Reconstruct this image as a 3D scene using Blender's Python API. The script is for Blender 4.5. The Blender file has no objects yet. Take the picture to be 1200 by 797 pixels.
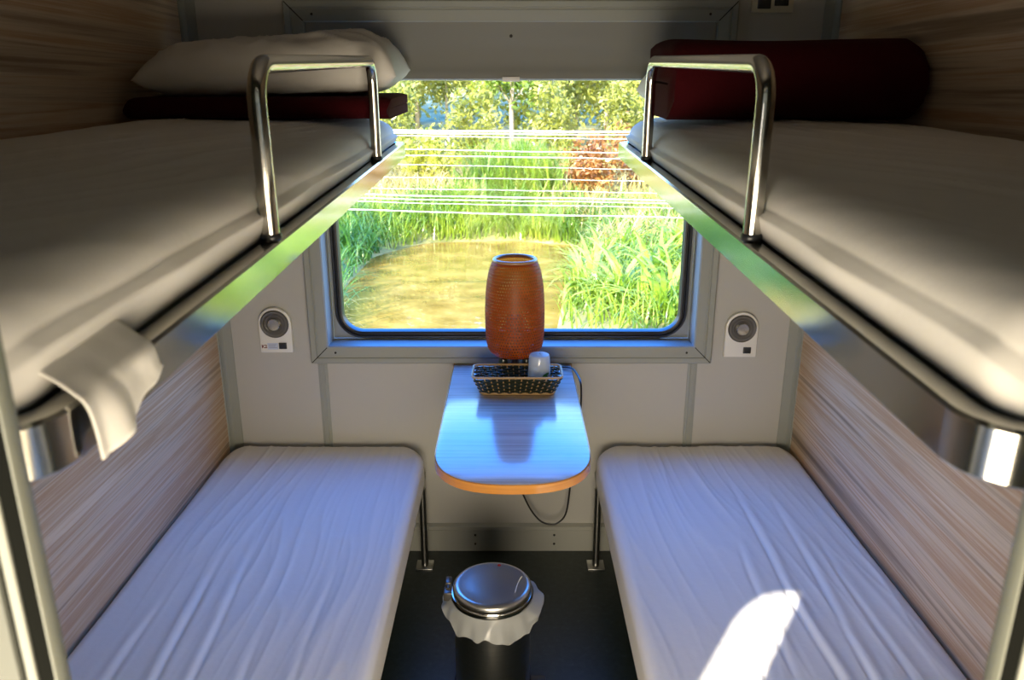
import bpy, bmesh, math, random
import numpy as np
from mathutils import Vector, Matrix, noise

C = bpy.context.scene.collection
PI = math.pi
random.seed(7)
rng = np.random.default_rng(11)

# ------------------------------------------------------------------ materials
def mat(name, color=(.8, .8, .8), rough=.5, metal=0., spec=.5, bump=None, trans=0., coat=0., **kw):
    m = bpy.data.materials.new(name); m.use_nodes = True
    b = m.node_tree.nodes['Principled BSDF']
    b.inputs['Base Color'].default_value = (*color, 1)
    b.inputs['Roughness'].default_value = rough
    b.inputs['Metallic'].default_value = metal
    b.inputs['Specular IOR Level'].default_value = spec
    b.inputs['Coat Weight'].default_value = coat
    b.inputs['Coat Roughness'].default_value = .12
    b.inputs['Transmission Weight'].default_value = trans
    if bump:
        scale, strength, dist = bump
        N, L = m.node_tree.nodes, m.node_tree.links
        tc = N.new('ShaderNodeTexCoord'); nz = N.new('ShaderNodeTexNoise'); bp = N.new('ShaderNodeBump')
        nz.inputs['Scale'].default_value = scale; nz.inputs['Detail'].default_value = 4
        bp.inputs['Strength'].default_value = strength; bp.inputs['Distance'].default_value = dist
        L.new(tc.outputs['Object'], nz.inputs['Vector']); L.new(nz.outputs['Fac'], bp.inputs['Height'])
        L.new(bp.outputs['Normal'], b.inputs['Normal'])
    return m

def ramp(N, stops, interp='LINEAR'):
    r = N.new('ShaderNodeValToRGB'); cr = r.color_ramp; cr.interpolation = interp
    while len(cr.elements) > 1: cr.elements.remove(cr.elements[-1])
    cr.elements[0].position = stops[0][0]; cr.elements[0].color = (*stops[0][1], 1)
    for p, c in stops[1:]:
        e = cr.elements.new(p); e.color = (*c, 1)
    return r

def grain(m, scale, stops, detail=6, rough_io=None, coord='Object', dist=0., bump=0.):
    """streaky noise colour along the axis with the small scale"""
    N, L = m.node_tree.nodes, m.node_tree.links
    b = N['Principled BSDF']
    tc = N.new('ShaderNodeTexCoord'); mp = N.new('ShaderNodeMapping'); nz = N.new('ShaderNodeTexNoise')
    mp.inputs['Scale'].default_value = scale
    nz.inputs['Scale'].default_value = 1; nz.inputs['Detail'].default_value = detail
    nz.inputs['Roughness'].default_value = .62; nz.inputs['Distortion'].default_value = dist
    r = ramp(N, stops)
    L.new(tc.outputs[coord], mp.inputs['Vector']); L.new(mp.outputs['Vector'], nz.inputs['Vector'])
    L.new(nz.outputs['Fac'], r.inputs['Fac']); L.new(r.outputs['Color'], b.inputs['Base Color'])
    if bump:
        bp = N.new('ShaderNodeBump'); bp.inputs['Strength'].default_value = bump; bp.inputs['Distance'].default_value = .002
        L.new(nz.outputs['Fac'], bp.inputs['Height']); L.new(bp.outputs['Normal'], b.inputs['Normal'])
    return m

M = {}
M['sheet'] = mat('white_cotton_sheet', (.80, .78, .735), .78, spec=.25, bump=(55, .12, .004))
M['pillow'] = mat('pillow_cotton', (.74, .72, .68), .85, spec=.2, bump=(40, .2, .005))
M['burgundy'] = mat('burgundy_fleece', (.045, .003, .005), .95, spec=.1, bump=(160, .5, .004))
M['chrome'] = mat('polished_stainless', (.62, .60, .55), .13, 1.)
M['rim'] = mat('satin_stainless_rim', (.56, .55, .50), .12, 1., bump=(25, .03, .003))
M['steel'] = grain(mat('brushed_stainless', (.5, .5, .48), .3, 1.), (3, 3, 160), [(.3, (.36, .36, .345)), (.7, (.42, .415, .395))])
M['lid_steel'] = mat('scuffed_lid_steel', (.56, .56, .55), .3, 1., bump=(18, .08, .004))
M['aluminium'] = mat('grey_painted_aluminium', (.31, .33, .305), .42, 0., spec=.5, bump=(30, .05, .002))
M['ledge'] = mat('satin_aluminium_ledge', (.42, .45, .47), .3, .35)
M['laminate'] = mat('cream_wall_laminate', (.475, .475, .45), .45, spec=.4, bump=(130, .06, .002))
M['ceiling'] = mat('ceiling_panel', (.16, .15, .14), .6)
M['blind'] = mat('grey_blind_panel', (.25, .255, .24), .22, spec=.5, coat=.3)
M['tab'] = mat('pale_plastic', (.72, .72, .70), .4)
M['rubber'] = mat('black_rubber', (.012, .014, .018), .32, spec=.6)
M['dark'] = mat('dark_gap', (.012, .012, .012), .7)
M['white_plastic'] = mat('white_plastic', (.78, .78, .75), .35)
M['orange_edge'] = grain(mat('varnished_edge', (.5, .2, .04), .25, coat=.4), (4, 4, 130), [(.25, (.40, .15, .022)), (.6, (.62, .27, .05)), (.8, (.72, .37, .10))])
M['wood'] = grain(mat('striped_laminate_wood', (.4, .3, .2), .33, spec=.4), (8, .42, 24),
                  [(.26, (.15, .105, .07)), (.38, (.34, .245, .165)), (.46, (.58, .46, .335)), (.54, (.44, .275, .155)), (.62, (.64, .52, .39)), (.70, (.53, .34, .19)), (.82, (.70, .60, .47))], detail=7, dist=.25)
M['table'] = grain(mat('ash_table_laminate', (.6, .58, .55), .2, coat=.5), (2.2, 75, 6),
                   [(.25, (.33, .30, .27)), (.5, (.52, .49, .45)), (.75, (.63, .60, .56))], detail=6)
M['floor'] = grain(mat('dark_green_vinyl', (.02, .03, .028), .38), (55, 55, 55), [(.3, (.007, .014, .013)), (.6, (.017, .028, .026)), (.78, (.04, .06, .056))], detail=8)
M['black_cable'] = mat('black_cable', (.012, .012, .012), .4)
M['cane'] = mat('pale_cane', (.50, .32, .13), .5, bump=(90, .3, .002))
M['dark_weave'] = mat('dark_green_woven_cane', (.012, .020, .012), .3, coat=.5)
M['lens'] = mat('smoked_lens', (.22, .21, .19), .22, .35)
M['lens_dark'] = mat('lens_groove', (.09, .085, .08), .3, .3)
M['silver'] = mat('silver_knob', (.55, .54, .5), .2, .9)
M['cream_plate'] = mat('cream_socket', (.60, .55, .40), .4)
M['red_print'] = mat('dark_red_print', (.15, .02, .03), .5)
M['blue_print'] = mat('pale_blue_sticker', (.55, .62, .78), .4)
M['grey_print'] = mat('grey_print', (.30, .34, .45), .5)
M['green_print'] = mat('green_leaf_print', (.03, .22, .04), .4)
M['red_dot'] = mat('red_mark', (.5, .03, .03), .5)
M['jamb'] = mat('pale_grey_green_metal', (.17, .18, .15), .4)
M['groove'] = mat('grey_rubber_groove', (.006, .0065, .0055), .8, spec=.02)
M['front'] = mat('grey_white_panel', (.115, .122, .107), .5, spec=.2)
M['skirt'] = mat('grey_steel_skirting', (.42, .43, .39), .38, .2)
M['brown_wire'] = mat('straw_plastic', (.78, .78, .74), .35)

def emptymat(name):
    m = bpy.data.materials.new(name); m.use_nodes = True; N = m.node_tree.nodes
    for n in list(N): N.remove(n)
    return m, N, m.node_tree.links, N.new('ShaderNodeOutputMaterial')

def glass_mat():
    m, N, L, out = emptymat('window_glass')
    fr = N.new('ShaderNodeFresnel'); fr.inputs['IOR'].default_value = 1.14
    tr = N.new('ShaderNodeBsdfTransparent'); tr.inputs['Color'].default_value = (.97, .985, .97, 1)
    gl = N.new('ShaderNodeBsdfGlossy'); gl.inputs['Roughness'].default_value = 0
    mx = N.new('ShaderNodeMixShader')
    L.new(fr.outputs[0], mx.inputs[0]); L.new(tr.outputs[0], mx.inputs[1]); L.new(gl.outputs[0], mx.inputs[2]); L.new(mx.outputs[0], out.inputs[0])
    return m
M['glass'] = glass_mat()

def thin_mat(name, col, tcol, w=.5, clear=0., rough=.5):
    """diffuse + translucent (+ a share of clear) for thin films and leaves"""
    m, N, L, out = emptymat(name)
    d = N.new('ShaderNodeBsdfDiffuse'); d.inputs['Color'].default_value = (*col, 1)
    t = N.new('ShaderNodeBsdfTranslucent'); t.inputs['Color'].default_value = (*tcol, 1)
    g = N.new('ShaderNodeBsdfGlossy'); g.inputs['Roughness'].default_value = rough
    mx = N.new('ShaderNodeMixShader'); mx.inputs[0].default_value = w
    mg = N.new('ShaderNodeMixShader'); mg.inputs[0].default_value = .06
    L.new(d.outputs[0], mx.inputs[1]); L.new(t.outputs[0], mx.inputs[2])
    L.new(mx.outputs[0], mg.inputs[1]); L.new(g.outputs[0], mg.inputs[2])
    last = mg
    if clear:
        tr = N.new('ShaderNodeBsdfTransparent'); mc = N.new('ShaderNodeMixShader'); mc.inputs[0].default_value = clear
        L.new(mg.outputs[0], mc.inputs[1]); L.new(tr.outputs[0], mc.inputs[2]); last = mc
    L.new(last.outputs[0], out.inputs[0])
    return m, d, t
M['bag'] = thin_mat('clear_white_bag', (.86, .90, .92), (.75, .80, .82), .4, .30, .2)[0]
M['cup'] = thin_mat('frosted_glass', (.82, .86, .86), (.8, .85, .85), .5, .25, .1)[0]
M['curtain'] = thin_mat('cream_curtain', (.75, .66, .50), (.72, .60, .42), .55)[0]

def leaf_mat(name, stops, scale=.8, trans=.45):
    """leaves: colour drifts over the plant with a noise in object space"""
    m, d, t = thin_mat(name, (.2, .3, .05), (.3, .4, .05), trans, rough=.35)
    N, L = m.node_tree.nodes, m.node_tree.links
    tc = N.new('ShaderNodeTexCoord'); nz = N.new('ShaderNodeTexNoise'); nz.inputs['Scale'].default_value = scale; nz.inputs['Detail'].default_value = 8
    nz.inputs['Roughness'].default_value = .75
    r = ramp(N, stops)
    L.new(tc.outputs['Object'], nz.inputs['Vector']); L.new(nz.outputs['Fac'], r.inputs['Fac'])
    L.new(r.outputs[0], d.inputs['Color']); L.new(r.outputs[0], t.inputs['Color'])
    return m
M['reed'] = leaf_mat('reed_green', [(.3, (.07, .17, .015)), (.48, (.20, .34, .025)), (.6, (.40, .49, .05)), (.75, (.62, .60, .18))], 1.1)
M['reed_dark'] = leaf_mat('reed_deep_green', [(.3, (.03, .12, .02)), (.52, (.12, .29, .03)), (.68, (.32, .46, .07))], 1.1)
M['reed_bright'] = leaf_mat('broad_blade_green', [(.3, (.13, .25, .015)), (.5, (.36, .50, .04)), (.7, (.62, .66, .16))], 1.5)
M['straw'] = leaf_mat('dry_grass', [(.3, (.38, .30, .08)), (.5, (.58, .48, .16)), (.7, (.74, .66, .34))], 1.2, .3)
M['leaf_olive'] = leaf_mat('olive_leaves', [(.3, (.13, .16, .03)), (.47, (.33, .36, .06)), (.6, (.52, .50, .12)), (.75, (.68, .63, .28))], .9)
M['leaf_green'] = leaf_mat('green_leaves', [(.3, (.07, .14, .02)), (.5, (.22, .34, .04)), (.68, (.42, .50, .10))], .9)
M['leaf_yellow'] = leaf_mat('yellow_green_leaves', [(.3, (.20, .22, .03)), (.5, (.48, .50, .07)), (.7, (.70, .66, .20))], .9)
M['leaf_rust'] = leaf_mat('rusty_leaves', [(.3, (.16, .06, .02)), (.5, (.42, .19, .045)), (.7, (.62, .40, .13))], 1.4)
M['bark'] = mat('pale_bark', (.42, .36, .27), .9, bump=(20, .5, .02))
M['cable_white'] = mat('bright_galvanised_strand', (.85, .86, .84), .35, .4)

def water_mat():
    m = mat('muddy_water', (.33, .19, .045), .03, spec=.5)
    N, L = m.node_tree.nodes, m.node_tree.links; b = N['Principled BSDF']
    tc = N.new('ShaderNodeTexCoord'); nz = N.new('ShaderNodeTexNoise'); nz.inputs['Scale'].default_value = 2.2; nz.inputs['Detail'].default_value = 5
    r = ramp(N, [(.3, (.16, .095, .018)), (.5, (.27, .17, .035)), (.7, (.38, .25, .06))])
    L.new(tc.outputs['Object'], nz.inputs['Vector']); L.new(nz.outputs['Fac'], r.inputs['Fac']); L.new(r.outputs[0], b.inputs['Base Color'])
    n2 = N.new('ShaderNodeTexNoise'); n2.inputs['Scale'].default_value = 3.5; n2.inputs['Detail'].default_value = 2
    bp = N.new('ShaderNodeBump'); bp.inputs['Strength'].default_value = .12; bp.inputs['Distance'].default_value = .04
    L.new(tc.outputs['Object'], n2.inputs['Vector']); L.new(n2.outputs['Fac'], bp.inputs['Height']); L.new(bp.outputs['Normal'], b.inputs['Normal'])
    return m
M['water'] = water_mat()
M['soil'] = grain(mat('bank_soil', (.25, .2, .1), .95), (1.5, 1.5, 1.5), [(.3, (.10, .12, .03)), (.55, (.28, .26, .09)), (.75, (.5, .43, .2))], detail=8)

def shade_mat():
    """woven bamboo: small hexagon-set holes between crossing strips"""
    m, N, L, out = emptymat('woven_bamboo')
    tc = N.new('ShaderNodeTexCoord'); sp = N.new('ShaderNodeSeparateXYZ'); L.new(tc.outputs['Object'], sp.inputs[0])
    def mth(op, a, b=None, c=None):
        n = N.new('ShaderNodeMath'); n.operation = op
        for i, v in enumerate((a, b, c)):
            if v is None: continue
            if isinstance(v, (int, float)): n.inputs[i].default_value = v
            else: L.new(v, n.inputs[i])
        return n.outputs[0]
    ang = mth('ARCTAN2', sp.outputs['Y'], sp.outputs['X'])
    u = mth('MULTIPLY', ang, 66 / (2 * PI)); v = mth('MULTIPLY', sp.outputs['Z'], 100.)
    row = mth('FLOOR', v); odd = mth('MULTIPLY', mth('MODULO', row, 2.), .5)
    fu = mth('SUBTRACT', mth('FRACT', mth('ADD', mth('ADD', u, odd), 100.)), .5)
    fv = mth('SUBTRACT', mth('FRACT', mth('ADD', v, 100.)), .5)
    d = mth('SQRT', mth('ADD', mth('MULTIPLY', fu, fu), mth('MULTIPLY', fv, fv)))
    hole = mth('LESS_THAN', d, .24)
    dark = mth('LESS_THAN', d, .37)
    nz = N.new('ShaderNodeTexNoise'); nz.inputs['Scale'].default_value = 30
    L.new(tc.outputs['Object'], nz.inputs['Vector'])
    r = ramp(N, [(.3, (.24, .045, .005)), (.6, (.38, .082, .008)), (.8, (.46, .15, .022))])
    L.new(nz.outputs['Fac'], r.inputs['Fac'])
    mc = N.new('ShaderNodeMix'); mc.data_type = 'RGBA'; mc.inputs[7].default_value = (.09, .016, .004, 1)
    L.new(mth('MULTIPLY', dark, .85), mc.inputs[0]); L.new(r.outputs[0], mc.inputs[6])
    p = N.new('ShaderNodeBsdfPrincipled'); p.inputs['Roughness'].default_value = .5; p.inputs['Coat Weight'].default_value = .05
    L.new(mc.outputs[2], p.inputs['Base Color'])
    t = N.new('ShaderNodeBsdfTranslucent'); t.inputs['Color'].default_value = (.70, .13, .006, 1)
    mx = N.new('ShaderNodeMixShader'); mx.inputs[0].default_value = .5
    L.new(p.outputs[0], mx.inputs[1]); L.new(t.outputs[0], mx.inputs[2])
    tr = N.new('ShaderNodeBsdfTransparent'); mh = N.new('ShaderNodeMixShader')
    L.new(mth('MULTIPLY', hole, .42), mh.inputs[0]); L.new(mx.outputs[0], mh.inputs[1]); L.new(tr.outputs[0], mh.inputs[2])
    L.new(mh.outputs[0], out.inputs[0])
    return m
M['bamboo'] = shade_mat()
M['bamboo_rim'] = mat('bamboo_rim', (.40, .22, .10), .3, coat=.4)

# ------------------------------------------------------------------ mesh builder
class MB:
    def __init__(s): s.v = []; s.f = []
    def add(s, verts, faces):
        o = len(s.v); s.v += [tuple(p) for p in verts]; s.f += [tuple(i + o for i in f) for f in faces]; return s
    def bm(s, bm):
        bm.verts.index_update(); s.add([v.co[:] for v in bm.verts], [[v.index for v in f.verts] for f in bm.faces]); bm.free(); return s
    def box(s, x0, x1, y0, y1, z0, z1, bev=0., seg=2):
        bm = bmesh.new(); bmesh.ops.create_cube(bm, size=1)
        for v in bm.verts: v.co = ((x0 + x1) / 2 + v.co.x * (x1 - x0), (y0 + y1) / 2 + v.co.y * (y1 - y0), (z0 + z1) / 2 + v.co.z * (z1 - z0))
        if bev: bmesh.ops.bevel(bm, geom=bm.edges[:], offset=bev, segments=seg, affect='EDGES', profile=.5)
        return s.bm(bm)
    def lathe(s, prof, c=(0, 0, 0), n=48, cap=True, axis='z', closed=False):
        vs = []; fs = []
        for r, z in prof:
            for k in range(n):
                a = 2 * PI * k / n
                if axis == 'z': p = (c[0] + r * math.cos(a), c[1] + r * math.sin(a), c[2] + z)
                elif axis == 'y': p = (c[0] + r * math.cos(a), c[1] - z, c[2] + r * math.sin(a))
                vs.append(p)
        m = len(prof)
        for i in range(m if closed else m - 1):
            j = (i + 1) % m
            for k in range(n):
                q = (k + 1) % n
                fs.append((i * n + k, i * n + q, j * n + q, j * n + k))
        if cap and not closed:
            fs.append(tuple(range(n - 1, -1, -1))); fs.append(tuple((m - 1) * n + k for k in range(n)))
        return s.add(vs, fs)
    def tube(s, pts, r, n=10, closed=False, cap=True):
        pts = [Vector(p) for p in pts]; m = len(pts); vs = []; fs = []
        rad = r if hasattr(r, '__len__') else [r] * m
        up = None
        for i, p in enumerate(pts):
            if closed: t = (pts[(i + 1) % m] - pts[i - 1])
            else: t = pts[min(i + 1, m - 1)] - pts[max(i - 1, 0)]
            t.normalize()
            if up is None:
                up = Vector((0, 0, 1)) if abs(t.z) < .9 else Vector((1, 0, 0))
            a = t.cross(up); a.normalize(); b = a.cross(t); b.normalize(); up = b
            for k in range(n):
                th = 2 * PI * k / n
                vs.append(p + a * (rad[i] * math.cos(th)) + b * (rad[i] * math.sin(th)))
        for i in range(m if closed else m - 1):
            j = (i + 1) % m
            for k in range(n):
                q = (k + 1) % n
                fs.append((i * n + k, i * n + q, j * n + q, j * n + k))
        if cap and not closed:
            fs.append(tuple(range(n - 1, -1, -1))); fs.append(tuple((m - 1) * n + k for k in range(n)))
        return s.add(vs, fs)
    def prism(s, poly, axis, a0, a1, bev=0.):
        """extrude polygon (list of 2D) along an axis; 2D order: y->(x,z), z->(x,y), x->(y,z)"""
        bm = bmesh.new()
        def P(q, a): return {'y': (q[0], a, q[1]), 'z': (q[0], q[1], a), 'x': (a, q[0], q[1])}[axis]
        A = [bm.verts.new(P(q, a0)) for q in poly]; B = [bm.verts.new(P(q, a1)) for q in poly]
        n = len(poly)
        bm.faces.new(A[::-1]); bm.faces.new(B)
        for i in range(n): bm.faces.new((A[i], A[(i + 1) % n], B[(i + 1) % n], B[i]))
        bmesh.ops.recalc_face_normals(bm, faces=bm.faces[:])
        if bev:
            ed = [e for e in bm.edges if e.calc_face_angle(0) > .7]
            bmesh.ops.bevel(bm, geom=ed, offset=bev, segments=2, affect='EDGES', profile=.5)
        return s.bm(bm)
    def build(s, name, m, parent=None, loc=None, smooth=True, angle=40, rot=None, fix=True):
        me = bpy.data.meshes.new(name); me.from_pydata(s.v, [], s.f)
        if fix:
            bm = bmesh.new(); bm.from_mesh(me); bmesh.ops.recalc_face_normals(bm, faces=bm.faces[:]); bm.to_mesh(me); bm.free()
        me.update()
        if smooth:
            me.shade_smooth()
            try: me.set_sharp_from_angle(angle=math.radians(angle))
            except Exception: pass
        me.materials.append(m)
        o = bpy.data.objects.new(name, me); C.objects.link(o)
        if parent: o.parent = parent
        if loc: o.location = loc
        if rot: o.rotation_euler = rot
        return o

def rrect(hx, hz, r, seg, cx=0, cz=0):
    """rounded rectangle loop, counter-clockwise, 4*(seg+1) points"""
    pts = []; r = max(r, 1e-5)
    for qx, qz, a0 in ((1, 1, 0), (-1, 1, PI / 2), (-1, -1, PI), (1, -1, 3 * PI / 2)):
        for k in range(seg + 1):
            a = a0 + PI / 2 * k / seg
            pts.append((cx + qx * (hx - r) + r * math.cos(a), cz + qz * (hz - r) + r * math.sin(a)))
    return pts

def ring(mb, prof, hx, hz, r, cx, cz, seg=8, closed=True, plane='xz'):
    """sweep a profile [(inset, depth)] round a rounded rectangle"""
    n = 4 * (seg + 1); vs = []; fs = []
    for ins, d in prof:
        for (a, b) in rrect(hx - ins, hz - ins, r - ins if r > 1e-4 else 0, seg, cx, cz):
            vs.append((a, d, b) if plane == 'xz' else (a, b, d))
    m = len(prof)
    for i in range(m if closed else m - 1):
        j = (i + 1) % m
        for k in range(n):
            q = (k + 1) % n
            fs.append((i * n + k, i * n + q, j * n + q, j * n + k))
    mb.add(vs, fs); return mb

def thing(name, label, cat, loc=(0, 0, 0), rot=(0, 0, 0), group=None):
    o = bpy.data.objects.new(name, None); C.objects.link(o); o.location = loc; o.rotation_euler = rot
    o.empty_display_size = .05
    o['label'] = label; o['category'] = cat
    if group: o['group'] = group
    return o
def tag(o, label=None, cat=None, group=None, kind=None):
    if label: o['label'] = label
    if cat: o['category'] = cat
    if group: o['group'] = group
    if kind: o['kind'] = kind
    return o
def struct(o, label=None): o['kind'] = 'structure'; return o
def sempty(name):
    o = bpy.data.objects.new(name, None); C.objects.link(o); o['kind'] = 'structure'; o.empty_display_size = .05; return o

# ------------------------------------------------------------------ room shell
XL, XR, D, YF, H = -.985, .972, 2.53, .46, 2.32
WCX, WCZ, WHX, WHZ = -.003, 1.3, .672, .565       # window surround, outer half sizes
struct(MB().box(XL - .9, XR + .9, -.40, D + .12, -.08, 0).build('floor', M['floor']))
struct(MB().box(XL - .9, XR + .9, -.40, D + .12, H, H + .05).build('ceiling', M['ceiling']))
struct(MB().box(XL - .05, XL, YF, D + .1, 0, H).build('wall_left', M['wood']))
struct(MB().box(XR, XR + .05, YF, D + .1, 0, H).build('wall_right', M['wood']))
w = MB(); hx, hz = WHX - .03, WHZ - .03
w.box(XL, WCX - hx, D, D + .1, 0, H); w.box(WCX + hx, XR, D, D + .1, 0, H)
w.box(WCX - hx, WCX + hx, D, D + .1, 0, WCZ - hz); w.box(WCX - hx, WCX + hx, D, D + .1, WCZ + hz, H)
struct(w.build('wall_back', M['laminate'], smooth=False))
b = MB().prism([(D, 0), (D - .014, 0), (D - .014, .085), (D - .02, .09), (D - .02, .103), (D, .108)], 'x', XL, XR)
bo = struct(b.build('baseboard_back', M['skirt']))
for sx in (-.134, .154):
    for sz in (.066, .030): MB().lathe([(.0045, 0), (.004, .003), (.001, .0035)], (sx, D - .0135, sz), 10, axis='y').build('screw', M['dark'], bo)
def vstrip(name, xc, hw, z0, z1):
    prof = [(-hw, 0), (-hw, .003), (-hw * .45, .004), (-hw * .4, .0065), (hw * .4, .0065), (hw * .45, .004), (hw, .003), (hw, 0)]
    return struct(MB().prism([(xc + a, D - d) for a, d in prof], 'z', z0, z1).build(name, M['aluminium']))
vstrip('trim_1', -.646, .016, .108, .736); vstrip('trim_2', .616, .016, .108, .736)
for i, (xa, sg) in enumerate(((XL, 1), (XR, -1))):
    pr_ = [(xa, D), (xa + sg * .040, D), (xa + sg * .040, D - .004), (xa + sg * .012, D - .006), (xa + sg * .006, D - .012), (xa + sg * .004, D - .03), (xa, D - .03)]
    struct(MB().prism(pr_, 'z', 0, H).build('trim_%d' % (i + 3), M['aluminium']))

# --- window
win = sempty('window_1')
fr = MB(); ring(fr, [(0, D), (0, D - .034), (.004, D - .04), (.020, D - .04), (.022, D - .036), (.026, D - .036), (.028, D - .04), (.058, D - .04), (.062, D - .036), (.062, D + .058), (.03, D + .058), (.03, D)], WHX, WHZ, 0, WCX, WCZ, 1)
fo = fr.build('window_frame', M['aluminium'], win, angle=25)
fo['label'] = 'grey aluminium surround with mitred corners'
for cx_, cz_, sx, sz in ((WCX - WHX, WCZ - WHZ, 1, 1), (WCX + WHX, WCZ - WHZ, -1, 1), (WCX - WHX, WCZ + WHZ, 1, -1), (WCX + WHX, WCZ + WHZ, -1, -1)):
    y = D - .0405
    MB().add([(cx_ + sx * .006, y, cz_ + sz * .004), (cx_ + sx * .059, y, cz_ + sz * .057), (cx_ + sx * .057, y, cz_ + sz * .059), (cx_ + sx * .004, y, cz_ + sz * .006),
              (cx_ + sx * .006, y + .002, cz_ + sz * .004), (cx_ + sx * .059, y + .002, cz_ + sz * .057), (cx_ + sx * .057, y + .002, cz_ + sz * .059), (cx_ + sx * .004, y + .002, cz_ + sz * .006)],
             [(0, 1, 2, 3), (0, 1, 5, 4), (1, 2, 6, 5), (2, 3, 7, 6), (3, 0, 4, 7)]).build('mitre_joint', M['dark'], fo)
    MB().lathe([(.004, 0), (.0035, .002), (.001, .0025)], (cx_ + sx * .085, D - .0395, cz_ + sz * .040), 10, axis='y').build('screw', M['dark'], fo)
# the ledge: a plate with a rounded opening that carries the seal
plate = MB(); seg = 8; n = 4 * (seg + 1)
o_ = rrect(WHX - .0625, WHZ - .0625, 0, seg, WCX, WCZ); i_ = rrect(.592, .461, .085, seg, WCX, 1.267)
vs = [(a, D + .056, b_) for a, b_ in o_] + [(a, D + .052, b_) for a, b_ in i_] + [(a, D + .075, b_) for a, b_ in i_]
fs = [(k, (k + 1) % n, n + (k + 1) % n, n + k) for k in range(n)] + [(n + k, n + (k + 1) % n, 2 * n + (k + 1) % n, 2 * n + k) for k in range(n)]
plate.add(vs, fs); plate.build('mounting_plate', M['ledge'], win)
sl = MB(); ring(sl, [(0, D + .062), (0, D + .042), (.004, D + .036), (.009, D + .036), (.012, D + .043), (.016, D + .043), (.019, D + .038), (.024, D + .04), (.027, D + .05), (.027, D + .066)], .598, .466, .092, WCX, 1.267, 10, closed=True)
sl.build('rubber_seal', M['rubber'], win)['label'] = 'black rubber seal with rounded corners'
gp = MB(); L_ = rrect(.577, .445, .07, 10, WCX, 1.267); n = len(L_)
gp.add([(a, D + .060, b_) for a, b_ in L_], [tuple(range(n))])
gp.build('glass_pane', M['glass'], win, smooth=False, fix=False)

# --- blind cover across the window top
bl = thing('window_blind', 'grey rolled blind in its smooth cover panel across the top of the window', 'blind', (WCX, D, 1.64))
prof = [(-.036, .168), (-.036, .10), (-.040, .05), (-.050, .028), (-.056, .016), (-.058, .004), (-.054, 0), (.03, 0), (.03, .168)]
MB().prism(prof, 'x', -.607, .607).build('cover_panel', M['blind'], bl, angle=50)
MB().box(-.026, .026, -.0665, -.0585, -.004, .010, .002).build('pull_tab', M['tab'], bl)['label'] = 'pale plastic pull tab'
MB().lathe([(.005, 0), (.004, .003), (.001, .0035)], (0, -.0355, .125), 10, axis='y').build('screw', M['dark'], bl)

# --- front wall with the door opening, corridor beyond
DX0, DX1, DH = -.2855, .305, 2.02
f = MB(); f.box(XL - .05, DX0 - .044, YF - .04, YF, 0, H); f.box(DX1 + .044, XR + .05, YF - .04, YF, 0, H); f.box(DX0 - .044, DX1 + .044, YF - .04, YF, DH + .036, H)
struct(f.build('wall_front', M['front'], smooth=False))
for k, (xa, sg) in enumerate(((DX0, -1), (DX1, 1))):
    j = struct(MB().prism([(xa, YF - .041), (xa, YF - .051), (xa + sg * .001, YF - .053), (xa + sg * .002, YF - .053), (xa + sg * .002, YF - .046), (xa + sg * .0132, YF - .046), (xa + sg * .0132, YF - .053), (xa + sg * .0145, YF - .054), (xa + sg * .0185, YF - .054), (xa + sg * .0195, YF - .050), (xa + sg * .0225, YF - .050), (xa + sg * .0225, YF - .044), (xa + sg * .044, YF - .044), (xa + sg * .044, YF + .002), (xa + sg * .036, YF + .002), (xa + sg * .036, YF - .036), (xa + sg * .004, YF - .036)], 'z', 0, DH).build('trim_%d' % (5 + k), M['jamb']))
    pn = MB(); pn.box(min(xa + sg * .0227, xa + sg * .30), max(xa + sg * .0227, xa + sg * .30), YF - .055, YF - .0445, 0, DH + .02, .0015); pn.build('lining_panel', M['front'], j)
    g = MB(); g.box(min(xa + sg * .0022, xa + sg * .0130), max(xa + sg * .0022, xa + sg * .0130), YF - .0515, YF - .0462, 0, DH)
    g.box(min(xa + sg * .0193, xa + sg * .0226), max(xa + sg * .0193, xa + sg * .0226), YF - .0508, YF - .0495, 0, DH)
    g.build('seal_strip', M['groove'], j, smooth=False)['label'] = 'dark rubber groove'
struct(MB().box(DX0 - .044, DX1 + .044, YF - .052, YF + .004, DH, DH + .036, .003).build('trim_7', M['jamb']))
YC = -.34
CW0, CW1, CZ0, CZ1 = -.70, 1.35, .70, 1.66
c = MB()
cpts = rrect((CW1 - CW0) / 2, (CZ1 - CZ0) / 2, .07, 6, (CW0 + CW1) / 2, (CZ0 + CZ1) / 2); n = len(cpts)
outer = rrect(1.9, 1.2, 0, 6, 0, 1.14)
c.add([(a, YC, b_) for a, b_ in outer] + [(a, YC, b_) for a, b_ in cpts] + [(a, YC - .05, b_) for a, b_ in cpts] + [(a, YC - .05, b_) for a, b_ in outer],
      [(k, (k + 1) % n, n + (k + 1) % n, n + k) for k in range(n)] + [(n + k, n + (k + 1) % n, 2 * n + (k + 1) % n, 2 * n + k) for k in range(n)] + [(2 * n + k, 2 * n + (k + 1) % n, 3 * n + (k + 1) % n, 3 * n + k) for k in range(n)] + [(3 * n + k, 3 * n + (k + 1) % n, (k + 1) % n, k) for k in range(n)])
struct(c.build('wall_corridor', M['laminate'], smooth=False))
for nm, x in (('wall_corridor_left', -1.9), ('wall_corridor_right', 1.9)):
    struct(MB().box(min(x, x * 1.02), max(x, x * 1.02), YC, YF - .04, 0, H).build(nm, M['laminate'], smooth=False))
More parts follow.
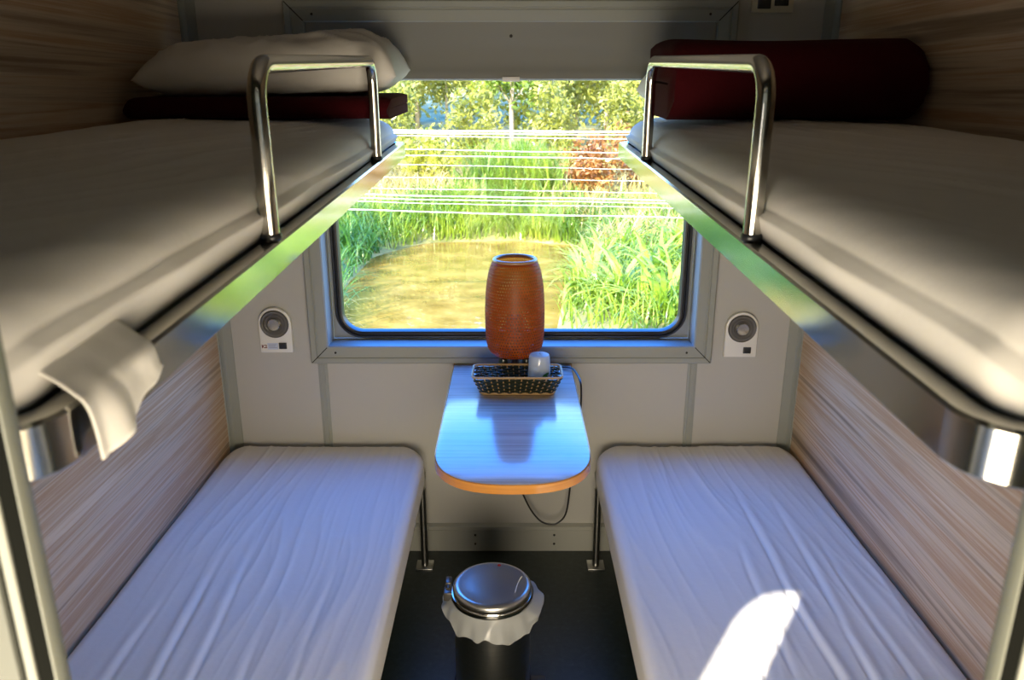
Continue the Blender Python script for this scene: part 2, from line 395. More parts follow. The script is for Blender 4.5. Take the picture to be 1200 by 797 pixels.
# curtain drawn across most of the corridor window (behind the camera)
cu = MB(); nx = 160; vs = []; fs = []
for i in range(nx + 1):
    t = i / nx; x = -.510 + t * 1.95
    for z in (.62, .95, 1.29):
        vs.append((x, YC + .035 + .014 * math.sin(t * 2 * PI * 26) + .004 * math.sin(t * 90 + z), z))
for i in range(nx):
    for k in range(2): fs.append((i * 3 + k, i * 3 + 3 + k, i * 3 + 4 + k, i * 3 + 1 + k))
cu.add(vs, fs)
tag(cu.build('curtain', M['curtain'], fix=False), 'pale pleated curtain drawn over the corridor window', 'curtain')

vb = thing('corridor_light_blocker', 'added unseen blind blocking light through the corridor window above the curtain', 'blind', (.45, YC + .062, 1.24))  # added out of view to keep corridor light off the upper berth tops
MB().box(-.955, .945, -.002, .002, 0, .47).build('blocker_cloth', M['blind'], vb, smooth=False)
MB().tube([(-.965, 0, .48), (.955, 0, .48)], .022, 14).build('roller', M['aluminium'], vb)
MB().box(-.955, .945, -.008, .008, -.012, .004, .003).build('bottom_bar', M['aluminium'], vb)

def spline(p, k=6):
    out = []
    for i in range(len(p) - 1):
        p0, p1, p2, p3 = p[max(i - 1, 0)], p[i], p[i + 1], p[min(i + 2, len(p) - 1)]
        for j in range(k):
            t = j / k
            out.append(tuple(.5 * (2 * p1[c] + (-p0[c] + p2[c]) * t + (2 * p0[c] - 5 * p1[c] + 4 * p2[c] - p3[c]) * t * t + (-p0[c] + 3 * p1[c] - 3 * p2[c] + p3[c]) * t ** 3) for c in range(3)))
    out.append(p[-1]); return out

# ------------------------------------------------------------------ mattresses
def fbm(x, y, s): return noise.noise(Vector((x, y, s)))
CREASE = []
def wrinkle(u, v, seed, amp, freq=15., ob=0.):
    """long creases running with the bed, u across, v along (metres)"""
    h = 0.
    for k, (fq, a) in enumerate(((freq, 1.), (freq * 1.9, .5))):
        n_ = fbm((u + ob * v + .05 * fbm(u * 3, v * 1.6, seed + 9)) * fq, v * 1.5, seed + 3.7 * k)
        h += a * (1 - min(1, abs(n_) * 2.4)) ** 3
    ex = 0.
    for (ua, va, ub, vb, am) in CREASE:
        t = (v - va) / (vb - va)
        if -.05 < t < 1.05:
            d_ = u - (ua + (ub - ua) * t) - .010 * fbm(v * 3, am * 900, 5.); fade = min(1, max(0, (t + .05) / .25), max(0, (1.05 - t) / .25))
            ex += am * fade * (-math.exp(-(d_ / .0065) ** 2) + .8 * math.exp(-((d_ - .017) / .012) ** 2))
    return ex + amp * h * (.35 + .65 * max(0, .5 + 1.1 * fbm(u * 2.5, v * 1.8, seed + 21)))

def mattress_mesh(Wd, Ln, T0, Rp, Re, seed, inner, amp, nL=170, sag=0., ob=0., tuck=0., bulge=0., taper=0., nT=84):
    """u from 0 (aisle side) to Wd (wall side); mapped to x by inner=(x0, sign). bottom at z=0"""
    x0, sg = inner
    ys = []
    for i in range(nL + 1): ys.append(Ln * .5 * (1 - math.cos(PI * (i / nL))) * .35 + Ln * (i / nL) * .65)
    rows = []
    for y in ys:
        T = T0 - taper * y / Ln
        d = min(y, Ln - y)
        e = min(1, d / Rp); insP = Rp * (1 - math.sqrt(max(0, 1 - (1 - e) ** 2)))
        e2 = min(1, d / Re); topd = Re * (1 - math.sqrt(max(0, 1 - (1 - e2) ** 2)))
        u0, u1 = insP, Wd - insP * .5
        pts = []
        zt = T - topd
        r = min(Re, max(zt - .002, .002)) if zt > .004 else .002
        nb, na, nt = 8, 10, nT
        for k in range(nb): pts.append((u0, (zt - r) * k / nb, 0))
        for k in range(na):
            a = PI / 2 * k / na; pts.append((u0 + r * (1 - math.cos(a)), zt - r + r * math.sin(a), 1))
        for k in range(nt + 1): pts.append((u0 + r + (u1 - u0 - 2 * r) * k / nt, zt, 2))
        for k in range(1, na + 1):
            a = PI / 2 * k / na; pts.append((u1 - r + r * math.sin(a), zt - r + r * math.cos(a), 1))
        for k in range(1, nb + 1): pts.append((u1, (zt - r) * (1 - k / nb), 0))
        out = []
        for (u, z, kind) in pts:
            w_ = wrinkle(u, y, seed, amp, ob=ob)
            edge = min(1, max(0, (z - .01) / .03))
            n1 = .004 * fbm(u * 4, y * 3, seed + 40)
            if kind == 2: z2 = z + (w_ + n1) ; u2 = u
            elif kind == 1: z2 = z + (w_ + n1) * .7; u2 = u
            else:
                z2 = z; q = z / max(T, .01)
                u2 = u - (bulge * math.sin(PI * q) + .5 * w_ * edge + tuck * fbm(y * 5, z * 4, seed + 60) * edge) * (1 if u < Wd / 2 else -1)
            if sag: z2 -= sag * max(0, 1 - (u / (.30)) ** 1.) ** 2 * (z2 / T)
            out.append((x0 + sg * u2, y, z2))
        rows.append(out)
    m = len(rows[0]); vs = [p for r_ in rows for p in r_]; fs = []
    for i in range(nL):
        for k in range(m - 1):
            fs.append((i * m + k, i * m + k + 1, (i + 1) * m + k + 1, (i + 1) * m + k))
        fs.append((i * m + m - 1, i * m, (i + 1) * m, (i + 1) * m + m - 1))
    fs.append(tuple(range(m))); fs.append(tuple(nL * m + k for k in range(m - 1, -1, -1)))
    return MB().add(vs, fs)

GM = 'sheet-covered berth mattresses'
LBY, LBL = .56, 1.945
def lower_bed(x0, sg, seed, lab, blab, width):
    global CREASE
    CREASE = [(.402, .05, .392, 1.62, .0062), (.43, .05, .50, 1.50, .0045), (.30, .75, .33, 1.30, .0030), (.22, .2, .25, .95, .0028), (.53, .3, .56, 1.35, .0026)] if sg > 0 else \
             [(.420, .10, .468, 1.30, .0048), (.330, .15, .40, 1.35, .0042), (.24, .3, .27, .95, .0026), (.52, .2, .55, 1.1, .0028), (.14, .5, .17, 1.3, .0022)]
    m = mattress_mesh(width, LBL, .098, .115, .030, seed, (0, sg), .0042 if sg > 0 else .0030, nT=170, ob=-.10 * (1 if sg < 0 else -1) if sg > 0 else .03)
    CREASE = []
    o = m.build('mattress', M['sheet'], None, loc=(x0, LBY, .336), angle=180)
    tag(o, lab, 'mattress', GM)
    b = thing('lower_berth', blab, 'berth', (x0, LBY, 0), group='lower berth bases')
    fr = MB(); fr.box(min(.006 * sg, sg * width), max(.006 * sg, sg * width), .01, LBL - .005, .306, .335, .006); fr.build('base_board', M['aluminium'], b)
    for yy in (LBL - .085, .10):
        lg = MB(); lx = .035 * sg * -1 + sg * .02
        lx = sg * .012
        lg.tube([(lx, yy, .006), (lx, yy, .306)], .0125, 16)
        lo = lg.build('leg', M['steel'], b)
        MB().box(lx - .03, lx + .03, yy - .03, yy + .03, 0, .006, .002).build('foot_plate', M['steel'], lo)
    return o
lower_bed(-.297, -1, 3.1, 'lower left mattress in a white sheet, tinted blue by the window', 'lower left berth base on steel legs under its white mattress', .683)
lower_bed(.285, 1, 8.3, 'lower right mattress in a creased white sheet with a bright sun patch', 'lower right berth base on steel legs under its sun-patched mattress', .682)

# ------------------------------------------------------------------ upper berths
TILT = math.atan(.040)
UY, UL, UZ = .482, 1.985, 1.341
def upper_berth(sg, lab, raillab_group):
    x_in = -.32 if sg < 0 else .318
    wdt = (abs(XL) if sg < 0 else XR) - .32 - .004
    root = thing('upper_berth', lab, 'berth', (x_in, UY, UZ), (TILT, 0, 0), 'fold-down upper berths')
    # rounded tray rim: rectangular section swept round a rounded rectangle
    rim = MB(); hx, hy = wdt / 2, UL / 2
    ring(rim, [(0, .003), (0, .0415), (.003, .0445), (.023, .0445), (.026, .042), (.026, .003), (.023, 0), (.003, 0)], hx, hy, .055, sg * wdt / 2, UL / 2, 10, plane='xy')
    rim.build('tray_rim', M['rim'], root, angle=25)['label'] = 'polished stainless rim with rounded corners'
    pan = MB(); lp = rrect(hx - .024, hy - .024, .032, 8, sg * wdt / 2, UL / 2)
    pan.prism(lp, 'z', .006, .026); pan.build('tray_base', M['aluminium'], root)
    # guard rail
    y0, y1, hgt, cr = .600, 1.502, .232, .05
    base = .043
    pts = [(0, y0, base - .01), (0, y0, hgt * .5)]
    for k in range(9):
        a = PI - PI / 2 * k / 8; pts.append((0, y0 + cr + cr * math.cos(a), base + hgt - cr + cr * math.sin(a)))
    for k in range(9):
        a = PI / 2 - PI / 2 * k / 8; pts.append((0, y1 - cr + cr * math.cos(a), base + hgt - cr + cr * math.sin(a)))
    pts += [(0, y1, hgt * .5), (0, y1, base - .01)]
    gr = MB().tube([(sg * .0135 + p[0], p[1], p[2]) for p in pts], .0125, 20).build('guard_rail', M['chrome'], root, angle=70)
    gr['label'] = 'bent tube guard rail'
    for yy in (y0, y1):
        MB().lathe([(.0135, 0), (.0150, .002), (.0150, .008), (.0135, .010)], (sg * .0135, yy, .0445), 20).build('collar', M['rubber'], gr)
    return root, x_in, wdt
ubL, xl_, wl_ = upper_berth(-1, 'left upper berth, steel tray with guard rail below the white pillow', None)
ubR, xr_, wr_ = upper_berth(1, 'right upper berth, steel tray with guard rail below the red blanket', None)

def on_berth(x, y_local, z_local):
    return (x, UY + y_local * math.cos(TILT) - z_local * math.sin(TILT), UZ + y_local * math.sin(TILT) + z_local * math.cos(TILT))

for sg, x_in, wd, seed, lab in ((-1, xl_, wl_, 15.2, 'upper left mattress in a white sheet whose corner hangs over the rail'),
                                (1, xr_, wr_, 27.9, 'upper right mattress in a white sheet, under the folded red blanket')):
    m = mattress_mesh(wd - .036, UL - .04, .112, .042, .05, seed, (0, sg), .0042, sag=.026, ob=.25, tuck=.008, bulge=.010, taper=.027)
    loc = on_berth(x_in + sg * .029, .014, .0448)
    o = m.build('mattress', M['sheet'], None, loc=loc, rot=(TILT, 0, 0), angle=180)
    tag(o, lab, 'mattress', GM)
    if sg < 0:
        # loose sheet corner hanging over the tray rim at the near end
        nu, nv = 44, 26; vs = []; fs = []
        for i in range(nu + 1):
            q_ = i / nu; y = .040 + .120 * q_
            tail = .046 - .030 * q_ ** 1.5 + .004 * fbm(y * 30, 1, 2)
            P_ = spline([(-.008, .036, 0), (.012, .022, 0), (.026, .011, 0), (.035, .002, 0), (.0385, -.012, 0), (.042, -tail, 0)], 6)
            for k in range(nv + 1):
                t = k / nv; f_ = t * (len(P_) - 1); i_0 = min(int(f_), len(P_) - 2); w_ = f_ - i_0
                xx = P_[i_0][0] * (1 - w_) + P_[i_0 + 1][0] * w_; zz = P_[i_0][1] * (1 - w_) + P_[i_0 + 1][1] * w_
                xx += max(0, .0045 * math.sin(y * 85 + 1.5 * t) + .010 * fbm(y * 16, t * 2, 4.2)) * max(0, t - .4) * 1.6 + .002 * fbm(y * 40, t * 3, 7.) * min(1, t * 3)
                vs.append((xx, y, zz))
        for i in range(nu):
            for k in range(nv): fs.append((i * (nv + 1) + k, i * (nv + 1) + k + 1, (i + 1) * (nv + 1) + k + 1, (i + 1) * (nv + 1) + k))
        so = MB().add(vs, fs).build('sheet_corner', M['sheet'], o, fix=False, angle=180)
        sm = so.modifiers.new('cloth', 'SOLIDIFY'); sm.thickness = .002

# ------------------------------------------------------------------ bedding
def pillow_mesh(a, b, h, seed, nu=70, nv=46, skew=0.):
    vs = []; fs = []
    for s in (1, -1):
        for i in range(nu + 1):
            for j in range(nv + 1):
                u = -1 + 2 * i / nu; v = -1 + 2 * j / nv
                k = max(0, (1 - abs(u) ** 7)) ** .5 * max(0, (1 - abs(v) ** 3.2)) ** .5
                pinch_u = 1 - .05 * (1 - abs(v) ** 2) * abs(u); pinch_v = 1 - .06 * (1 - abs(u) ** 2) * abs(v)
                n_ = .10 * fbm(u * 1.7, v * 1.7, seed + s) + .05 * fbm(u * 4.2 + v, v * 3.6, seed + 5 * s)
                ridge = .10 * (1 - min(1, 2.5 * abs(fbm(u * 5 + v * 2, v * 2.5, seed + 8)))) ** 2
                z = s * h * k * (1 + n_ + ridge + (skew * u if s > 0 else 0)) * (1 if s > 0 else .55)
                vs.append((a * u * pinch_u, b * v * pinch_v, z))
    m = (nu + 1) * (nv + 1)
    for s in range(2):
        for i in range(nu):
            for j in range(nv):
                q = (s * m + i * (nv + 1) + j, s * m + (i + 1) * (nv + 1) + j, s * m + (i + 1) * (nv + 1) + j + 1, s * m + i * (nv + 1) + j + 1)
                fs.append(q if s == 0 else q[::-1])
    return MB().add(vs, fs)
def weld(o, d=.0006):
    bm = bmesh.new(); bm.from_mesh(o.data); bmesh.ops.remove_doubles(bm, verts=bm.verts[:], dist=d); bmesh.ops.recalc_face_normals(bm, faces=bm.faces[:]); bm.to_mesh(o.data); bm.free(); return o

def blanket_mesh(x0, x1, dep, layers, th, seed, nx=46):
    """a strip folded back and forth in y-z, extruded along x"""
    path = []; r = th * .5
    for l in range(layers):
        z = th * (l + .5); fwd = (l % 2 == 0)
        ya, yb = (dep, 0) if fwd else (0, dep)
        for k in range(11): path.append((ya + (yb - ya) * k / 10, z))
        if l < layers - 1:
            s = -1 if fwd else 1
            for k in range(1, 6):
                a = -PI / 2 + PI * k / 6; path.append((yb + s * r * math.cos(a), z + r + r * math.sin(a)))
    # offset both sides to make a closed band
    n = len(path); L1 = []; L2 = []
    for i in range(n):
        p0 = path[max(i - 1, 0)]; p1 = path[min(i + 1, n - 1)]
        t = Vector((p1[0] - p0[0], p1[1] - p0[1])); t.normalize(); nn = Vector((-t.y, t.x)); hh = th * .47
        L1.append((path[i][0] + nn.x * hh, path[i][1] + nn.y * hh)); L2.append((path[i][0] - nn.x * hh, path[i][1] - nn.y * hh))
    sec = L1 + L2[::-1]; m = len(sec); vs = []; fs = []
    for i in range(nx + 1):
        t = i / nx; x = x0 + (x1 - x0) * t
        e = min(t, 1 - t) * (x1 - x0); sh = 1 - .10 * max(0, 1 - e / .03) ** 2
        for (y, z) in sec:
            dn = .007 * fbm(x * 5, y * 6 + z * 20, seed)
            zz = z * sh * (1 + .05 * fbm(x * 2.5, y * 3, seed + 2)) if z > th * .6 else z
            vs.append((x + .010 * fbm(z * 30, y * 5, seed + 7) * (1 if t in (0, 1) else .6), y + dn, max(zz, 0)))
    for i in range(nx):
        for k in range(m):
            q = (k + 1) % m
            fs.append((i * m + k, i * m + q, (i + 1) * m + q, (i + 1) * m + k))
    fs.append(tuple(range(m - 1, -1, -1))); fs.append(tuple(nx * m + k for k in range(m)))
    return MB().add(vs, fs)

def dropped(y, zl, x): return on_berth(x, y, zl)
MT = .0448 + .089 + .004      # mattress top in berth coordinates
bl_ = blanket_mesh(-.650, 0, .36, 2, .027, 2.2).build('folded_blanket', M['burgundy'], None, loc=on_berth(-.305, 1.565, MT), rot=(TILT * .7, 0, 0), angle=60)
tag(bl_, 'dark burgundy blanket folded flat under the white pillow', 'blanket', 'burgundy berth blankets')
pl = weld(pillow_mesh(.328, .185, .094, 6.4, skew=.14).build('pillow', M['pillow'], None, loc=on_berth(-.618, 1.76, MT + .058 + .043), rot=(TILT + .02, -.02, .02), angle=180))
tag(pl, 'white pillow lying on the folded blanket of the left upper berth', 'pillow', 'white berth pillows')
br_ = blanket_mesh(0, .575, .27, 2, .094, 9.1).build('folded_blanket', M['burgundy'], None, loc=on_berth(.372, 1.495, MT + .001), rot=(TILT * .7, 0, 0), angle=60)
tag(br_, 'thick burgundy blanket folded high in front of the right pillow', 'blanket', 'burgundy berth blankets')
pr2 = weld(pillow_mesh(.300, .088, .095, 31.7).build('pillow', M['pillow'], None, loc=on_berth(.664, 1.862, MT + .056), rot=(TILT, 0, 0), angle=180))
tag(pr2, 'white pillow mostly hidden behind the tall red blanket', 'pillow', 'white berth pillows')

# ------------------------------------------------------------------ reading lights and socket
def reading_light(x, z0, lab, sticker):
    root = thing('reading_light', lab, 'light', (x, D, z0), group='wall reading lights')
    hw, hh = .0545, .156; r = hw
    poly = [(-hw, 0), (hw, 0)]
    for k in range(21):
        a = PI * k / 20; poly.append((r * math.cos(a), hh - r + r * math.sin(a)))
    ho = MB().prism(poly, 'y', -.018, 0, .0035).build('housing', M['white_plastic'], root)
    zc = hh - r - .001
    MB().lathe([(.0475, .017), (.0475, .021), (.0455, .0225), (.044, .022)], (0, 0, zc), 40, axis='y').build('bezel_ring', M['lens_dark'], root)
    le = MB().lathe([(.0445, .0175), (.0445, .0215), (.040, .0225), (.034, .0205), (.030, .0225), (.026, .0205), (.020, .021)], (0, 0, zc), 40, axis='y').build('lens', M['lens'], root)
    MB().lathe([(.021, .0205), (.0205, .029), (.018, .031), (.012, .0305), (.005, .030)], (0, 0, zc), 30, axis='y').build('spot_head', M['silver'], le)
    MB().box(.009, .035, -.0225, -.0175, .014, .036, .0015).build('switch', M['rubber'], root)['label'] = 'small black rocker switch'
    if sticker:
        st = MB().box(-.050, .006, -.0187, -.0180, .012, .034).build('sticker', M['blue_print'], root, smooth=False)
        MB().box(-.050, -.030, -.0192, -.0186, .012, .034).build('sticker_panel', M['white_plastic'], st, smooth=False)
        cu = bpy.data.curves.new('berth_number', 'FONT'); cu.body = 'K2'; cu.size = .0155; cu.extrude = .0003; cu.offset = .0006
        to = bpy.data.objects.new('tmp', cu); C.objects.link(to)
        dg = bpy.context.evaluated_depsgraph_get(); me = bpy.data.meshes.new_from_object(to.evaluated_get(dg)); bpy.data.objects.remove(to)
        me.materials.append(M['red_print'])
        tx = bpy.data.objects.new('printed_text', me); C.objects.link(tx); tx.parent = st
        tx.location = (-.0492, -.0196, .0175); tx.rotation_euler = (PI / 2, 0, 0)
        for zz, wv in ((.028, .026), (.0225, .022), (.0175, .028)):
            MB().box(-.026, -.026 + wv, -.0192, -.0186, zz, zz + .0018).build('printed_line', M['grey_print'], st, smooth=False)
    return root
reading_light(-.792, .768, 'left reading light on the wall, with a small printed sticker', True)
reading_light(.769, .752, 'right reading light on the wall, without a sticker', False)

so = thing('wall_socket', 'small socket plate with a black and a cream insert, high on the right', 'socket', (.774, D, 1.832))
MB().box(-.062, .062, -.010, 0, 0, .085, .003).build('face_plate', M['cream_plate'], so)
MB().box(-.046, -.006, -.013, -.009, .010, .060, .002).build('socket_insert', M['rubber'], so)['label'] = 'black insert'
MB().box(.004, .046, -.013, -.009, .018, .060, .002).build('switch_insert', M['dark'], so)

# ------------------------------------------------------------------ table
tb = thing('fold_down_table', 'narrow round-ended table with an orange edge under the window', 'table', (0.002, D, .0))
TZ = .735; hw = .195
poly = [(hw, -.002), (-hw, -.002)]
for k in range(25):
    a = PI + PI * k / 24
    ca, sa = math.cos(a), math.sin(a)
    poly.append((hw * math.copysign(abs(ca) ** .8, ca), -.700 + .19 * math.copysign(abs(sa) ** .8, sa)))
MB().prism(poly, 'z', TZ - .0245, TZ, .0012).build('tabletop', M['table'], tb)
ed = MB(); n = len(poly); P2 = poly[1:] + poly[:1]
inn = []; 
vs = []; fs = []
for (x, y) in P2:
    d = Vector((x, y + .5)); 
    vs.append((x, y, 0))
k_ = len(P2); outv = []
for i in range(k_):
    p0, p1 = P2[max(i - 1, 0)], P2[min(i + 1, k_ - 1)]
    t = Vector((p1[0] - p0[0], p1[1] - p0[1])); t.normalize(); nn = Vector((t.y, -t.x))
    if nn.dot(Vector((P2[i][0], P2[i][1] + .45))) < 0: nn = -nn
    q = (P2[i][0] + nn.x * .003, P2[i][1] + nn.y * .003)
    for (pp, zz) in ((P2[i], TZ - .0005), (q, TZ - .002), (q, TZ - .024), (P2[i], TZ - .026)): outv.append((pp[0], pp[1], zz))
for i in range(k_ - 1):
    for j in range(4):
        q = (j + 1) % 4; fs.append((i * 4 + j, i * 4 + q, (i + 1) * 4 + q, (i + 1) * 4 + j))
ed.add(outv, fs); ed.build('edge_band', M['orange_edge'], tb)['label'] = 'varnished orange edging'
br = MB(); br.box(-.15, .15, -.03, -.001, TZ - .10, TZ - .0265, .003); br.prism([(-.03, TZ - .10), (-.03, TZ - .027), (-.42, TZ - .027), (-.42, TZ - .035)], 'x', -.012, .012)
br.build('bracket', M['aluminium'], tb)

# table lamp
lx, ly = .009, 2.385
lamp = thing('table_lamp', 'orange woven bamboo table lamp standing behind the basket', 'lamp', (lx, ly, TZ))
rs = [(.050, .072), (.068, .076), (.081, .088), (.089, .108), (.0925, .140), (.0940, .185), (.0935, .235), (.090, .290), (.083, .335), (.074, .365), (.068, .376)]
# smooth the profile
def dens(pr, k=4):
    out = []
    for i in range(len(pr) - 1):
        p0 = pr[max(i - 1, 0)]; p1 = pr[i]; p2 = pr[i + 1]; p3 = pr[min(i + 2, len(pr) - 1)]
        for j in range(k):
            t = j / k
            out.append(tuple(.5 * (2 * p1[c] + (-p0[c] + p2[c]) * t + (2 * p0[c] - 5 * p1[c] + 4 * p2[c] - p3[c]) * t * t + (-p0[c] + 3 * p1[c] - 3 * p2[c] + p3[c]) * t ** 3) for c in range(2)))
    out.append(pr[-1]); return out
sh = MB().lathe(dens(rs), (0, 0, 0), 72, cap=False).build('lamp_shade', M['bamboo'], lamp, angle=180)
MB().lathe([(.064 + .006 * math.cos(a), .378 + .006 * math.sin(a)) for a in [2 * PI * k / 12 for k in range(12)]], (0, 0, 0), 60, closed=True).build('shade_rim', M['bamboo_rim'], sh)
MB().lathe([(.062, 0), (.066, .004), (.066, .010), (.050, .016), (.018, .022), (.014, .030), (.014, .070), (.050, .073), (.050, .0745), (.010, .076), (.010, .10)], (0, 0, 0), 48).build('lamp_base', M['rubber'], lamp)
for k in range(4):
    a = PI / 4 + k * PI / 2
    MB().lathe([(.004, 0), (.013, .004), (.016, .018), (.013, .032), (.004, .036)], (.052 * math.cos(a), .052 * math.sin(a), .036), 20).build('glass_foot', M['dark_weave'], lamp)
MB().lathe([(.012, .10), (.013, .12), (.024, .14), (.030, .165), (.026, .19), (.012, .203), (.003, .206)], (0, 0, 0), 24).build('light_bulb', M['white_plastic'], lamp)
cpts = [(.060, .02, .007), (.10, .055, .006), (.150, .06, .006), (.186, .035, .010), (.200, -.02, .008), (.2065, -.07, .000), (.2085, -.085, -.03), (.209, -.07, -.09), (.205, .00, -.22), (.196, .05, -.35), (.192, .066, -.45), (.180, .067, -.545), (.150, .067, -.583), (.122, .067, -.587), (.090, .067, -.572), (.058, .067, -.53), (.030, .068, -.47), (.012, .07, -.42), (.004, .085, -.36), (.004, .125, -.33)]
MB().tube(spline(cpts), .0032, 8).build('power_cord', M['black_cable'], lamp)['label'] = 'black power cord looping below the tabletop'

# basket
bk = thing('woven_basket', 'low dark woven basket with pale cane stakes in front of the lamp', 'basket', (.016, 2.262, TZ))
def bloop(z, off=0., n=240, wob=0., ph=0.):
    t = z / .058; hx = .110 + .026 * t + off; hy = .050 + .012 * t + off; r = .02
    pts = rrect(hx, hy, r, 5)
    P = [Vector((a, b_)) for a, b_ in pts]; P.append(P[0]); seg = [(P[i + 1] - P[i]).length for i in range(len(P) - 1)]; T = sum(seg); out = []
    i = 0; acc = 0.
    for k in range(n):
        s = T * k / n
        while acc + seg[i] < s: acc += seg[i]; i += 1
        q = P[i].lerp(P[i + 1], (s - acc) / seg[i]); nn = (P[i + 1] - P[i]); nn = Vector((nn.y, -nn.x)).normalized()
        q = q + nn * (wob * math.sin(2 * PI * 20 * k / n + ph)); out.append((q.x, q.y, z))
    return out
nrow = 8
wv = MB()
for r_ in range(nrow):
    z = .0055 + r_ * .0062
    wv.tube(bloop(z, 0, 240, .0024, PI * (r_ % 2)), .0031, 6, closed=True)
wv.build('woven_wall', M['dark_weave'], bk)
stk = MB()
l0, l1 = bloop(.003, 0, 240), bloop(.056, 0, 240)
for k in range(40): 
    i = int(k * 6 + 3) % 240
    a, b_ = Vector(l0[i]), Vector(l1[i]); stk.tube([a, b_], .0021, 6)
st_ = stk.build('stakes', M['cane'], bk); st_['label'] = 'pale cane stakes'
MB().tube(bloop(.0568, .000, 120), .0036, 8, closed=True).build('rim', M['cane'], bk)['label'] = 'pale cane rim'
MB().tube(bloop(.0035, .002, 120), .0034, 8, closed=True).build('base_band', M['cane'], bk)
fl = MB(); fl.prism(rrect(.108, .048, .02, 5), 'z', .001, .005); fl.build('basket_floor', M['dark_weave'], bk)

cup = thing('upturned_glass', 'small frosted glass turned upside down in the basket', 'glass', (.084, 2.281, TZ + .0055))
MB().lathe([(.0355, 0), (.0345, .03), (.033, .07), (.0315, .094), (.029, .099), (.020, .1005), (.004, .1005), (.004, .0985), (.019, .098), (.029, .093), (.031, .07), (.0335, .002)], (0, 0, 0), 40, cap=False, closed=True).build('glass_body', M['cup'], cup)
lf = MB()
for (a0, z0, ln, tl) in ((-1.15, .040, .030, .35), (-1.0, .036, .024, -.5), (-1.3, .034, .022, .9)):
    c0 = []
    for k in range(9):
        t = k / 8; wv_ = .006 * math.sin(PI * t)
        a = a0 + (t - .3) * ln / .035 * math.cos(tl); z = z0 + (t - .3) * ln * math.sin(tl)
        c0.append((a, z, wv_))
    vs = []; 
    for a, z, w_ in c0:
        for s in (-1, 1): vs.append((.0352 * math.cos(a), .0352 * math.sin(a), z + s * w_))
    lf.add(vs, [(2 * k, 2 * k + 1, 2 * k + 3, 2 * k + 2) for k in range(8)])
lf.build('leaf_print', M['green_print'], cup, fix=False)['label'] = 'green leaf print'

# ------------------------------------------------------------------ waste bin
bx, by = -.054, 1.835
bn = thing('waste_bin', 'round stainless steel pedal bin on the floor between the berths', 'bin', (bx, by, 0))
R = .106
MB().lathe([(R - .004, 0), (R - .002, .004), (R - .002, .295), (R - .004, .297), (R - .008, .297), (R - .008, .02), (.003, .02)], (0, 0, 0), 64).build('body', M['steel'], bn)
MB().lathe([(R - .001, 0), (R + .003, .002), (R + .003, .018), (R - .001, .022)], (0, 0, 0), 64).build('base_ring', M['rubber'], bn)
MB().lathe([(R + .001, .298), (R + .006, .300), (R + .007, .309), (R + .004, .314), (R - .010, .315), (R - .012, .300)], (0, 0, 0), 64, closed=True).build('rim_band', M['chrome'], bn)
ld = MB().lathe([(R - .003, .316), (R + .001, .318), (R + .001, .326), (R - .004, .332), (R - .012, .3345), (R - .017, .3335), (.06, .3345), (.02, .335), (.001, .335)], (0, 0, 0), 72).build('lid', M['lid_steel'], bn, angle=60)
MB().lathe([(.005, 0), (.005, .0008), (.001, .001)], (.018, .085, .3335), 12).build('mark', M['red_dot'], ld)
hg = MB()
hg.box(-R - .026, -R + .000, -.018, .018, .288, .314, .004); hg.box(-R - .024, -R - .006, .018, .052, .296, .322, .004)
hg.lathe([(.007, 0), (.007, .05)], (-R - .014, .05, .312), 14, axis='y'); hg.build('hinge', M['lens_dark'], bn)
MB().box(.085, .150, -.02, .02, .006, .014, .003).build('pedal', M['rubber'], bn)
# plastic liner folded over the rim
n = 120; rows = 14; vs = []; fs = []
for i in range(rows + 1):
    t = i / rows
    for k in range(n):
        a = 2 * PI * k / n
        front = .5 - .5 * math.sin(a)
        drop = .016 + .058 * front * (.65 + .5 * fbm(math.cos(a) * 1.7, math.sin(a) * 1.7, 3.3)) + .018 * fbm(math.cos(a) * 5, math.sin(a) * 5, 8.)
        drop = max(drop, .012)
        flare = .006 + .024 * t + t * (.013 * fbm(math.cos(a) * 4.5, math.sin(a) * 4.5, 1. + t * .6) + .0025 * math.sin(a * 11 + 3 * t))
        if math.cos(a) > .5: flare += .016 * math.sin(PI * min(1, t * 1.1)) * (math.cos(a) - .5) * 2
        r_ = R + max(.003, flare)
        vs.append((r_ * math.cos(a), r_ * math.sin(a), .299 - drop * t))
for i in range(rows):
    for k in range(n): fs.append((i * n + k, i * n + (k + 1) % n, (i + 1) * n + (k + 1) % n, (i + 1) * n + k))
tag(MB().add(vs, fs).build('bin_liner', M['bag'], None, loc=(bx, by, 0), fix=False, angle=180), 'thin white plastic bag hanging out below the rim of the bin', 'bag')
stw = MB().tube([(0, 0, 0), (.004, .022, .0005), (.010, .048, .0008), (.015, .058, .003), (.019, .062, .006)], .0016, 8)
tag(stw.build('drinking_straw', M['brown_wire'], None, loc=(bx + .062, by - .045, .3375)), 'thin pale bent straw lying on the bin lid', 'straw')

